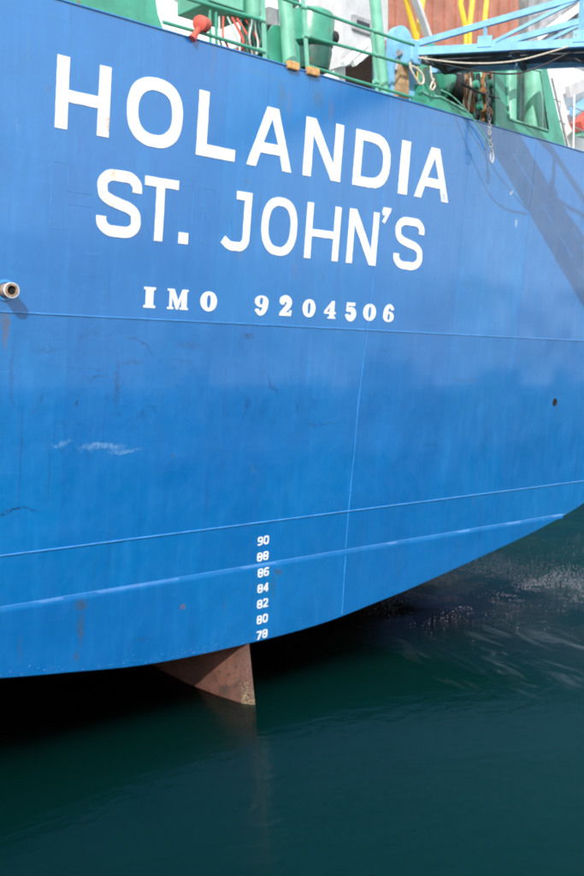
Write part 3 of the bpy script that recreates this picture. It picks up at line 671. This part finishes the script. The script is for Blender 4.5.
# superstructure behind
t = empty('white_deckhouse', (1.5, 7, DECK), 'bright white deckhouse wall standing behind the green rails', 'deckhouse')
a = P(100, 0, 5); b = P(346, 60, 5)
bm = bmesh.new(); bx(bm, a.x-6, b.x, 5, 9, DECK-.03, 17, .03); link('wall', bm, M['dwhite'], t)
for (x0, y0, x1, y1) in ((172, -8, 186, 3), (318, -16, 338, -4)):
    q = P(x0, y0, 5); r = P(x1, y1, 5); bm = bmesh.new(); bx(bm, q.x, r.x, 4.94, 5.02, r.z, q.z, .02); f_ = link('window', bm, M['grey'], t)
    bm = bmesh.new(); bx(bm, q.x+.1, r.x-.1, 4.925, 4.945, r.z+.08, q.z-.08); link('pane', bm, M['glass'], f_)
for px_ in (228, 300):
    q = P(px_, 10, 4.9); bm = bmesh.new(); tube(bm, [(q.x, 4.9, DECK-.03), (q.x, 4.9, 16)], .05, 10); link('downpipe', bm, M['dwhite'], t, smooth=True)
q = P(183, 12, 4); bm = bmesh.new(); lathe(bm, [(0, .62), (1.9, .62), (2.3, .45), (2.5, .1)], (q.x+.5, 4.1, DECK-.03), Vector((0, 0, 1)), 30); link('vent_trunk', bm, M['dwhite'], t, smooth=True)
bm = bmesh.new(); tube(bm, spline([P(285, 2, 3), P(291, 5, 3), P(296, 2, 3), P(294, -4, 3)], 6), .06, 8); link('pipe_hook', bm, M['dgreen'], t, smooth=True)
bm = bmesh.new(); tube(bm, [P(330, -20, 4.8), P(335, 40, 4.8)], .025, 6); link('conduit', bm, M['grey'], t)

t = empty('accommodation_block', (7.5, 6, DECK), 'grey panel block with a dark window left of the rust red container', 'deckhouse')
a = P(343, 0, 4.2); b = P(380, 0, 4.2)
bm = bmesh.new(); plate(bm, [XZ(342, 66, 4.2), XZ(362, 62, 4.2), XZ(388, 38, 4.2), XZ(388, -40, 4.2), XZ(342, -40, 4.2)], 4.2, 6.8); link('wall', bm, M['grey2'], t)
q = P(352, 14, 4.18); r = P(371, 36, 4.18); bm = bmesh.new(); bx(bm, q.x, r.x, 4.14, 4.24, r.z, q.z, .02); f_ = link('window', bm, M['grey'], t)
bm = bmesh.new(); bx(bm, q.x+.1, r.x-.1, 4.12, 4.145, r.z+.1, q.z-.1); link('pane', bm, M['glass'], f_)
for x0, x1 in ((343, 352), (353, 362)):
    bm = bmesh.new(); obox(bm, P(x0, 64, 4.0), P(x1+16, 42, 4.0), .1, .1); link('brace', bm, M['dwhite'], t)
bm = bmesh.new(); q = P(345, 60, 4.3); obox(bm, (q.x, 4.6, DECK-.03), (q.x, 4.6, q.z+.5), .3, .3); link('leg', bm, M['dwhite'], t)

# rust red container block on a raised frame
t = empty('rust_red_container', (P(450, 0, 5).x, 7, DECK), 'rust red ribbed steel container behind the yellow pipes', 'container')
a = P(380, 52, 5); b = P(506, 58, 5)
bm = bmesh.new(); bx(bm, a.x, b.x+.6, 5.05, 7.6, a.z, 18, .02); link('side_wall', bm, M['rustred'], t)
x = a.x+.1
while x < b.x+.45:
    bm = bmesh.new(); bx(bm, x, x+.13, 5.0, 5.06, a.z+.15, 17.8); link('rib', bm, M['rustred'], t); x += .42
bm = bmesh.new(); bx(bm, a.x, b.x+.6, 4.95, 5.07, a.z-.14, a.z+.02, .01); link('bottom_beam', bm, M['rustred'], t)
for x in (a.x+.2, a.x+3.2, b.x+.4):
    for y in (5.2, 7.4): bm = bmesh.new(); obox(bm, (x, y, DECK-.03), (x, y, a.z-.1), .22, .22); link('leg', bm, M['lblue'], t)

t = empty('grey_crane_house', (P(560, 0, 5).x, 6, DECK), 'dull grey steel crane house behind the lattice at the far right', 'crane house')
a = P(529, 66, 5.4); bm = bmesh.new(); bx(bm, a.x, a.x+5, 5.4, 8, DECK-.03, 18, .04); link('wall', bm, M['grey'], t)
for k_ in range(5): bm = bmesh.new(); bx(bm, a.x+.3+k_*.9, a.x+.42+k_*.9, 5.3, 5.41, DECK+1, 17.8); link('stiffener', bm, M['grey'], t)
bm = bmesh.new(); obox(bm, P(534, 40, 5.2), P(584, 4, 5.2), .25, .12); link('ladder_rail', bm, M['dwhite'], t)
# yellow lifting frames
def ybars(label, lines, r=.045, Y=.9):
    q = P(*lines[0][-1], Y); t = empty('yellow_pipe_frame', (q.x, Y, DECK), label, 'pipe frame', 'yellow pipe frames')
    for l in lines: bm = bmesh.new(); tube(bm, [P(a, b, Y) for a, b in l], r, 12); link('pipe', bm, M['yellow'], t, smooth=True)
    bm = bmesh.new(); tube(bm, [q, (q.x, Y, DECK-.03)], r*.8, 10); link('foot', bm, M['yellow'], t, smooth=True)
ybars('yellow V shaped pipe frame behind the blue gangway head', [[(401, -20), (416.5, 40)], [(425, -12), (423, 0), (416.5, 40), (417, 48)]])
ybars('yellow bent pipe frame left of the straight yellow pipe', [[(462, -12), (460.5, 4), (465, 24), (466, 34)]])
ybars('straight yellow pipes rising behind the top bar of the gangway', [[(474, -12), (470, 24), (470, 32)], [(488, -12), (485, 18), (485, 24)]])
t = empty('grey_strut', (P(425, 30, .7).x, .7, DECK), 'pale grey slanting strut between the yellow pipes', 'strut')
bm = bmesh.new(); obox(bm, P(411, -14, .7), P(431, 44, .7), .11, .07); link('bar', bm, M['grey2'], t)
bm = bmesh.new(); q = P(431, 44, .7); obox(bm, (q.x, .72, DECK-.03), q, .10, .10); link('foot', bm, M['green'], t)

# light blue gangway pedestal with timber fender
t = empty('gangway_pedestal', (P(407, 90, -.1).x, -.1, DECK), 'light blue round topped pedestal with a worn timber strip', 'pedestal')
Y0 = .05
bm = bmesh.new(); pts = [XZ(391, 97, Y0)]
pc_ = P(403, 43, Y0); rr = P(414, 43, Y0).x - pc_.x
pts += [(pc_.x + rr*math.cos(math.pi - math.pi*i/14)*.92, pc_.z + rr*math.sin(math.pi*i/14)*1.0) for i in range(15)]
pts += [XZ(417, 60, Y0), XZ(417, 104, Y0)]
plate(bm, pts, Y0, Y0+.12); link('plate', bm, M['lblue'], t)
bm = bmesh.new(); plate(bm, [XZ(399, 97, Y0-.1), XZ(401, 60, Y0-.1), XZ(406, 50, Y0-.1), XZ(409, 60, Y0-.1), XZ(409, 100, Y0-.1)], Y0-.1, Y0-.005); link('timber_strip', bm, M['wood'], t)
bm = bmesh.new(); tube(bm, spline([P(396, 70, Y0-.05), P(399, 57, Y0-.05), P(405, 47, Y0-.05), P(410, 52, Y0-.05)], 5), .02, 8); link('edge_bar', bm, M['grey'], t, smooth=True)
bm = bmesh.new(); p = P(420, 60, .0); bx(bm, p.x-.06, p.x+.36, -.12, .45, DECK-.02, p.z-.35, .02); link('base_block', bm, M['green'], t)

# mooring winch
wc = P(450, 84, .55); t = empty('mooring_winch', (wc.x, .55, DECK), 'dark green mooring winch drum under the gangway head', 'winch')
for dx in (-.42, .30):
    bm = bmesh.new(); lathe(bm, [(0, .40), (.02, .42), (.05, .42), (.07, .38)], wc + Vector((dx, 0, 0)), Vector((1, 0, 0)), 36); link('drum_flange', bm, M['green'], t, smooth=True)
bm = bmesh.new(); lathe(bm, [(-.40, .22), (.32, .22)], wc, Vector((1, 0, 0)), 28); link('drum', bm, M['dgreen'], t, smooth=True)
bm = bmesh.new(); lathe(bm, [(.36, .13), (.42, .20), (.60, .16), (.78, .20), (.84, .12)], wc, Vector((1, 0, 0)), 28); link('warping_head', bm, M['pgreen'], t, smooth=True)
for dx in (-.55, .86):
    bm = bmesh.new(); slab(bm, [[(.2, DECK-.03), (.9, DECK-.03), (.65, wc.z+.16), (.45, wc.z+.16)]], lambda u, v, d, dx=dx: Vector((wc.x+dx+.05*d, u, v)), 1); link('bearing_stand', bm, M['dgreen'], t)
for k_ in range(13):
    bm = bmesh.new(); n_ = 26; x = wc.x-.33+k_*.052
    tube(bm, [(x + .026*j/n_, .55+.245*math.cos(2*math.pi*j/n_), wc.z+.245*math.sin(2*math.pi*j/n_)) for j in range(n_+1)], .026, 6); link('rope_turn', bm, M['dark'], t, smooth=True)
t = empty('green_chock_plate', (P(450, 100, TY).x, TY, DECK), 'low green chock plate with a slanted edge under the winch', 'chock')
bm = bmesh.new(); plate(bm, [XZ(412, 97, TY), XZ(421, 91, TY), XZ(430, 96, TY), XZ(441, 97, TY), XZ(456, 106, TY), XZ(472, 115, TY), (XZ(472, 116, TY)[0], DECK+.01), (XZ(412, 99, TY)[0], DECK+.01)], TY-.015, TY+.015); link('plate', bm, M['green'], t)
bm = bmesh.new(); tube(bm, [P(421, 91, TY-.02), P(430, 96, TY-.02), P(441, 97, TY-.02), P(466, 111, TY-.02)], .02, 8); link('edge_bar', bm, M['pgreen'], t, smooth=True)

# rusty ropes, valves and pipes between winch and fairlead
t = empty('rope_bundle', (P(468, 110, -.1).x, -.1, DECK), 'rusty brown rope bundle hanging right of the winch', 'rope')
for i in range(6):
    x0 = 465+i*1.5; bm = bmesh.new()
    tube(bm, spline([P(x0+math.sin(i*2+k_)*1.4, 72+k_*8, -.12-.03*(i % 2)) for k_ in range(6)], 4), .020, 7); link('strand', bm, M['rust' if i % 3 else 'rope'], t, smooth=True)
t = empty('hydraulic_manifold', (P(483, 110, .1).x, .1, DECK), 'cluster of dark pipes and valves left of the roller fairlead', 'manifold')
for i in range(7):
    x0 = 474+i*3.3; bm = bmesh.new(); tube(bm, spline([P(x0+math.sin(i+k_*1.7)*1.2, 74+k_*9.5, .1+.1*(i % 3)) for k_ in range(6)], 4), .02+.012*(i % 2), 8)
    link('pipe', bm, M[['dgreen', 'dark', 'green', 'rust'][i % 4]], t, smooth=True)
for i, (a, b) in enumerate(((476, 85), (484, 92), (491, 84), (480, 106), (489, 112), (495, 98))):
    bm = bmesh.new(); lathe(bm, [(-.05, .05), (-.04, .07), (.04, .07), (.05, .05)], P(a, b, .02), Vector((.3, -1, .2)), 12); link('valve', bm, M[['green', 'rust', 'dgreen'][i % 3]], t, smooth=True)
p0_ = P(473, 72, .5); p1_ = P(503, 120, .5); bm = bmesh.new(); bx(bm, p0_.x, p1_.x, .5, .6, DECK-.02, p0_.z, .02); link('dark_backing', bm, M['dgreen'], t)
bm = bmesh.new(); tube(bm, [P(462, 84, TY), P(478, 92, TY), P(500, 99, TY)], .018, 8); link('guard_bar', bm, M['dark'], t, smooth=True)

# roller fairlead frame
t = empty('roller_fairlead', (P(530, 130, TY).x, TY, DECK), 'green bulwark frame holding two thick upright fairlead rollers', 'fairlead')
bm = bmesh.new()
outer = [XZ(495, 127, TY), XZ(565, 148, TY), XZ(558, 118, TY), XZ(548, 76, TY), XZ(546, 67, TY), XZ(494, 55, TY)]
outer[0] = (outer[0][0], DECK+.015); outer[1] = (outer[1][0], DECK+.015)
hole = [XZ(506, 63, TY), XZ(541, 71, TY), XZ(548, 131, TY), XZ(509, 119, TY)]
slab(bm, [outer, hole], lambda u, v, d: Vector((u, TY-.015 if d else TY+.015, v)), 1); link('frame_plate', bm, M['green'], t)
bm = bmesh.new(); pts = [P(506, 63, TY-.02), P(541, 71, TY-.02), P(548, 131, TY-.02), P(509, 119, TY-.02), P(506, 63, TY-.02)]
tube(bm, pts, .026, 8); link('opening_rim', bm, M['pgreen'], t, smooth=True)
for a, r_ in ((510.5, .125), (535, .165)):
    q = P(a, 118, .02); bm = bmesh.new(); lathe(bm, [(0, r_*1.2), (.06, r_*1.2), (.10, r_), (.75, r_*.96), (1.3, r_)], (q.x, .05, DECK+.08), Vector((0, 0, 1)), 28); link('roller', bm, M['pgreen'], t, smooth=True)
q = P(514, 125, -.2); r_ = P(545, 125, -.2)
bm = bmesh.new(); bx(bm, q.x-.05, r_.x+.05, -.36, -.02, DECK-.02, DECK+.16, .03); link('roller_base', bm, M['ptan'], t)
bm = bmesh.new(); bx(bm, P(519, 90, .3).x, P(526, 90, .3).x, .3, .5, DECK-.02, 9.6, .02); link('centre_post', bm, M['dgreen'], t)
bm = bmesh.new(); bx(bm, P(503, 90, .8).x, P(550, 90, .8).x, .8, .86, DECK-.02, 9.75, .02); link('dark_backing', bm, M['dgreen'], t)  # dark sheet added so the gap between the rollers reads as shade
bm = bmesh.new(); tube(bm, [P(552, 78, TY+.1), P(568, 148, TY+.1)], .02, 8); link('side_stay', bm, M['grey'], t, smooth=True)

# right hand side: white house, wires, small items
t = empty('starboard_deckhouse', (P(575, 80, 4.5).x, 6, DECK), 'overexposed white deckhouse at the right end of the stern', 'deckhouse')
a = P(536, 60, 4.5); bm = bmesh.new(); bx(bm, a.x, a.x+4.0, 4.5, 5.0, DECK-.03, P(560, 62, 4.5).z, .03); link('wall', bm, M['dwhite'], t)
bm = bmesh.new(); obox(bm, P(568, 92, 4.3), P(590, 82, 4.3), .12, .28); link('diagonal_brace', bm, M['grey2'], t)
bm = bmesh.new(); obox(bm, P(572, 112, 4.3), P(592, 98, 4.3), .12, .20); link('diagonal_brace', bm, M['lblue'], t)
q = P(578, 118, 4.2); rc = empty('red_liferaft_case', (q.x, 4.2, q.z), 'small orange red case hung at the far right of the stern', 'case')
bm = bmesh.new(); obox(bm, P(577, 127, 4.1), P(592, 113, 4.1), .3, .24); link('case', bm, M['red'], rc)
bm = bmesh.new(); obox(bm, P(578, 131, 4.15), P(590, 134, 4.15), .2, .24); link('cradle', bm, M['pgreen'], rc)
t = empty('wire_rail', (P(560, 120, 1).x, 1, DECK), 'thin grey wire railing in front of the white deckhouse', 'railing', 'guard rails along the stern')
for l in ([(547, 96), (561, 102), (560, 110)], [(553, 117), (565, 124), (563, 132)], [(571, 106), (592, 115)], [(574, 127), (594, 136)], [(560, 148), (592, 160)]):
    bm = bmesh.new(); tube(bm, [P(a, b, 1) for a, b in l], .012, 6); link('wire', bm, M['grey'], t, smooth=True)
for a in (561, 574):
    q = P(a, 120, 1); bm = bmesh.new(); tube(bm, [(q.x, 1, DECK-.03), (q.x, 1, P(a, 95, 1).z)], .016, 6); link('wire_post', bm, M['dwhite'], t)

# ------------------------------------------------------------------ gangway: lattice girders, weathered walkway, running aft and down to the quay
G0 = Vector((2.84, -.15, 8.90)); GE = G0 + Vector((.43, -1, -.087))*13.6; GW = .90
t = empty('lattice_gangway', (2.9, -.3, 8.5), 'light blue lattice gangway sloping from the stern, seen from below', 'gangway')
gd = (GE-G0); GL = gd.length; gd.normalize(); GPv = Vector((-gd.y, gd.x, 0)).normalized()
def gp(l, side, up=0.0): return G0 + gd*l + GPv*GW*side + Vector((0, 0, up))
def hgt(l): return min(.12 + .215*l, 1.05)
for sd in (0, 1):
    bm = bmesh.new(); obox(bm, gp(0, sd), gp(GL, sd), .07, .11); link('bottom_chord', bm, M['lblue'], t)
    bm = bmesh.new(); obox(bm, gp(.1, sd, hgt(0)), gp(4.35, sd, 1.05), .06, .085); link('top_chord', bm, M['lblue'], t)
    bm = bmesh.new(); obox(bm, gp(4.3, sd, 1.05), gp(GL-.4, sd, 1.05), .06, .085); link('top_chord', bm, M['lblue'], t)
    L_ = [1.05, 2.35]; l = 3.6
    while l < GL-.3: L_.append(l); l += 1.25
    for i, l in enumerate(L_):
        bm = bmesh.new(); obox(bm, gp(l, sd, .05), gp(l, sd, hgt(l)-.03), .045, .05 if i else .035, Vector((0, 1, 0))); link('upright', bm, M['lblue'], t)
        bm = bmesh.new(); plate_c = gp(l, sd, .08); off_ = GPv*(-.036 if sd == 0 else .036); obox(bm, plate_c+off_-gd*.10, plate_c+off_+gd*.10, .02, .15); link('gusset', bm, M['lblue'], t)
        if i+1 < len(L_): bm = bmesh.new(); obox(bm, gp(l+.08, sd, .06), gp(L_[i+1]-.05, sd, hgt(L_[i+1])-.05), .035, .045); link('diagonal', bm, M['lblue'], t)
l = .25
while l < GL: bm = bmesh.new(); obox(bm, gp(l, 0, -.05), gp(l, 1, -.05), .07, .07); link('cross_beam', bm, M['floor'], t); l += 1.18
l = .15; i = 0
while l < GL-1:
    for w0, w1 in ((.05, .46), (.52, .95)):
        bm = bmesh.new(); c0 = (w0+w1)/2; obox(bm, gp(l, c0, .018), gp(l+1.165, c0, .018), (w1-w0)*GW, .02); link('walkway_panel', bm, M['floor'], t)
    l += 1.18
for k_ in range(0, 6):
    bm = bmesh.new(); s0, s1 = (0, 1) if k_ % 2 else (1, 0); obox(bm, gp(.3+k_*1.18, s0, -.06), gp(.3+(k_+1)*1.18, s1, -.06), .05, .04); link('underside_brace', bm, M['floor'], t)
bm = bmesh.new(); h0 = gp(0, 0); bx(bm, h0.x-.14, h0.x+.08, h0.y-.10, h0.y+.30, h0.z-.20, h0.z+.14, .02); link('hinge_block', bm, M['lblue'], t)
bm = bmesh.new(); tube(bm, [(h0.x-.2, h0.y+.1, h0.z-.03), (h0.x+1.2, h0.y+.1, h0.z-.03)], .045, 14); link('hinge_pin', bm, M['grey'], t, smooth=True)
tt_ = empty('gangway_tower', (GE.x, GE.y, 2.45), 'braced light blue trestle on the quay carrying the shore end of the gangway', 'trestle')
leg_ = []
for l in (GL-1.6, GL-.2):
    for sd in (0, 1):
        tp_ = gp(l, sd, -.10); ft = Vector((tp_.x + (tp_.x-gp(GL-.9, .5).x)*.5, tp_.y + (tp_.y-gp(GL-.9, .5).y)*.5, 2.46)); leg_.append((tp_, ft))
        bm = bmesh.new(); obox(bm, ft, tp_, .10, .10); link('leg', bm, M['lblue'], tt_)
for i, j in ((0, 1), (1, 3), (3, 2), (2, 0)):
    for f0, f1 in ((.3, .3), (.65, .65), (.3, .65)):
        bm = bmesh.new(); obox(bm, leg_[i][1].lerp(leg_[i][0], f0), leg_[j][1].lerp(leg_[j][0], f1), .05, .05); link('brace', bm, M['lblue'], tt_)

# pale flecks modelled on the water as painted ripple glints
random.seed(21); bm = bmesh.new()
def Wp(px, py):
    d = Rv*(px-CX) + Uv*(CY-py) + Fv*FP
    return CAM + d*(-CAM.z/d.z)
lo_, hi_ = Wp(330, 640), Wp(584, 545)
cnt = 0
while cnt < 9500:
    q = Wp(random.choice((random.gauss(450, 50), random.uniform(380, 700))), random.choice((random.gauss(588, 8), random.gauss(588, 14), random.gauss(578, 20))))
    n1_ = mnoise.noise(Vector((q.x*.33, q.y*.33, 1))) + .6*mnoise.noise(Vector((q.x*1.1, q.y*1.3, 4))) + .35*mnoise.noise(Vector((q.x*4, q.y*4, 9)))
    band = (q.x - .35*q.y)
    if q.y < -3 or n1_ < random.uniform(-.25, .55): continue
    cnt += 1
    r = random.uniform(.003, .0085)*(1 + .05*max(0, (q-CAM).length-12)); z = .004; a0 = random.random()*6.28; el = random.uniform(1, 2.2)
    vs = [bm.verts.new((q.x + r*el*math.cos(a0+k_*1.2566)*random.uniform(.6, 1), q.y + r*math.sin(a0+k_*1.2566), z)) for k_ in range(5)]
    tp_ = bm.verts.new((q.x, q.y, z + r*.5))
    for k_ in range(5): bm.faces.new((vs[k_], vs[(k_+1) % 5], tp_))
tag(link('glint_flecks', bm, M['glint'], None, recalc=True), 'silvery flecks modelled as ripple glints on the dark water right of the rudder', 'glint', None, 'stuff')

# ropes, chain
for nm_, px_, py_ in (('rail_clamp', 262, 20), ('rail_clamp', 262, 51), ('rail_clamp', 303, 7), ('rail_clamp', 306, 36), ('rail_clamp', 374, 31), ('rail_clamp', 375, 55), ('rail_clamp', 376, 82)):
    o_ = [o for o in bpy.data.objects if o.name.startswith('guard_rail')][0 if px_ < 270 else 1]
    q = P(px_, py_, TY); bm = bmesh.new(); lathe(bm, [(-.04, .032), (.04, .032)], q, Vector((1, 0, -.05)), 10); link(nm_, bm, M['pgreen'], o_, smooth=True)
def rope(name, label, pts, r, mat='rope', cat='rope'):
    bm = bmesh.new(); tube(bm, spline(pts, 7), r, 7); o = link(name, bm, M[mat], None, smooth=True); tag(o, label, cat); return o
Y1 = TY-.12
rope('rope_loop', 'longer pale rope loop hanging from the gangway hinge', [P(a, b, Y1) for a, b in ((410, 62), (411, 69), (415, 77), (420, 84), (423.5, 82), (422.5, 75), (417, 69), (412, 66))], .018)
rope('rope_loop', 'shorter knotted pale rope loop right of the longer one', [P(a, b, Y1) for a, b in ((430.5, 66), (431.5, 76), (433.5, 82), (435, 86), (432.5, 90), (430.5, 88), (432.5, 82), (434, 79))], .014)
rope('messenger_line', 'thin green line drooping from the winch over the blue plating', [P(441, 90, TY-.05), P(452, 96, -.52), P(466, 110, -.5), P(480, 129, -.46), P(492, 150, -.44)], .010, 'pgreen', 'line')
rope('tag_line', 'slack dark line strung under the gangway', [gp(.2, .1, -.1), gp(.9, -.25, -.35), gp(1.6, -.35, -.45), gp(2.2, .0, -.12)], .012, 'dark', 'line')
rope('hand_line', 'slack pale line hung along the left side of the gangway', [gp(.1, -.05, -.10), gp(.8, -.10, -.22), gp(1.5, -.10, -.22), gp(2.2, -.05, -.05)], .012, 'rope', 'line')
t = empty('hanging_chain', P(487, 84, -.62), 'short steel chain with a hook end hanging against the blue plating', 'chain')
N_ = 22
for i in range(N_):
    f_ = i/(N_-1); c = P(486.5 + 5*f_ + .5*math.sin(i*.7), 84 + 68*f_, -.60); a_ = .5 + (math.pi/2)*(i % 2) + random.uniform(-.2, .2)
    sx = Vector((math.cos(a_), math.sin(a_), 0)); lr = .030; pts = [c + sx*lr*.62*math.sin(2*math.pi*k_/10) + Vector((0, 0, 1))*lr*1.15*math.cos(2*math.pi*k_/10) for k_ in range(11)]
    bm = bmesh.new(); tube(bm, pts, .0085, 5, cap=False); link('link', bm, M['chain'], t, smooth=True)
c = P(492, 157, -.58); pts = [c + Vector((.035*math.sin(2*math.pi*k_/16), 0, .085*math.cos(2*math.pi*k_/16))) for k_ in range(17)]
bm = bmesh.new(); tube(bm, pts, .012, 7, cap=False); link('end_shackle', bm, M['grey2'], t, smooth=True)
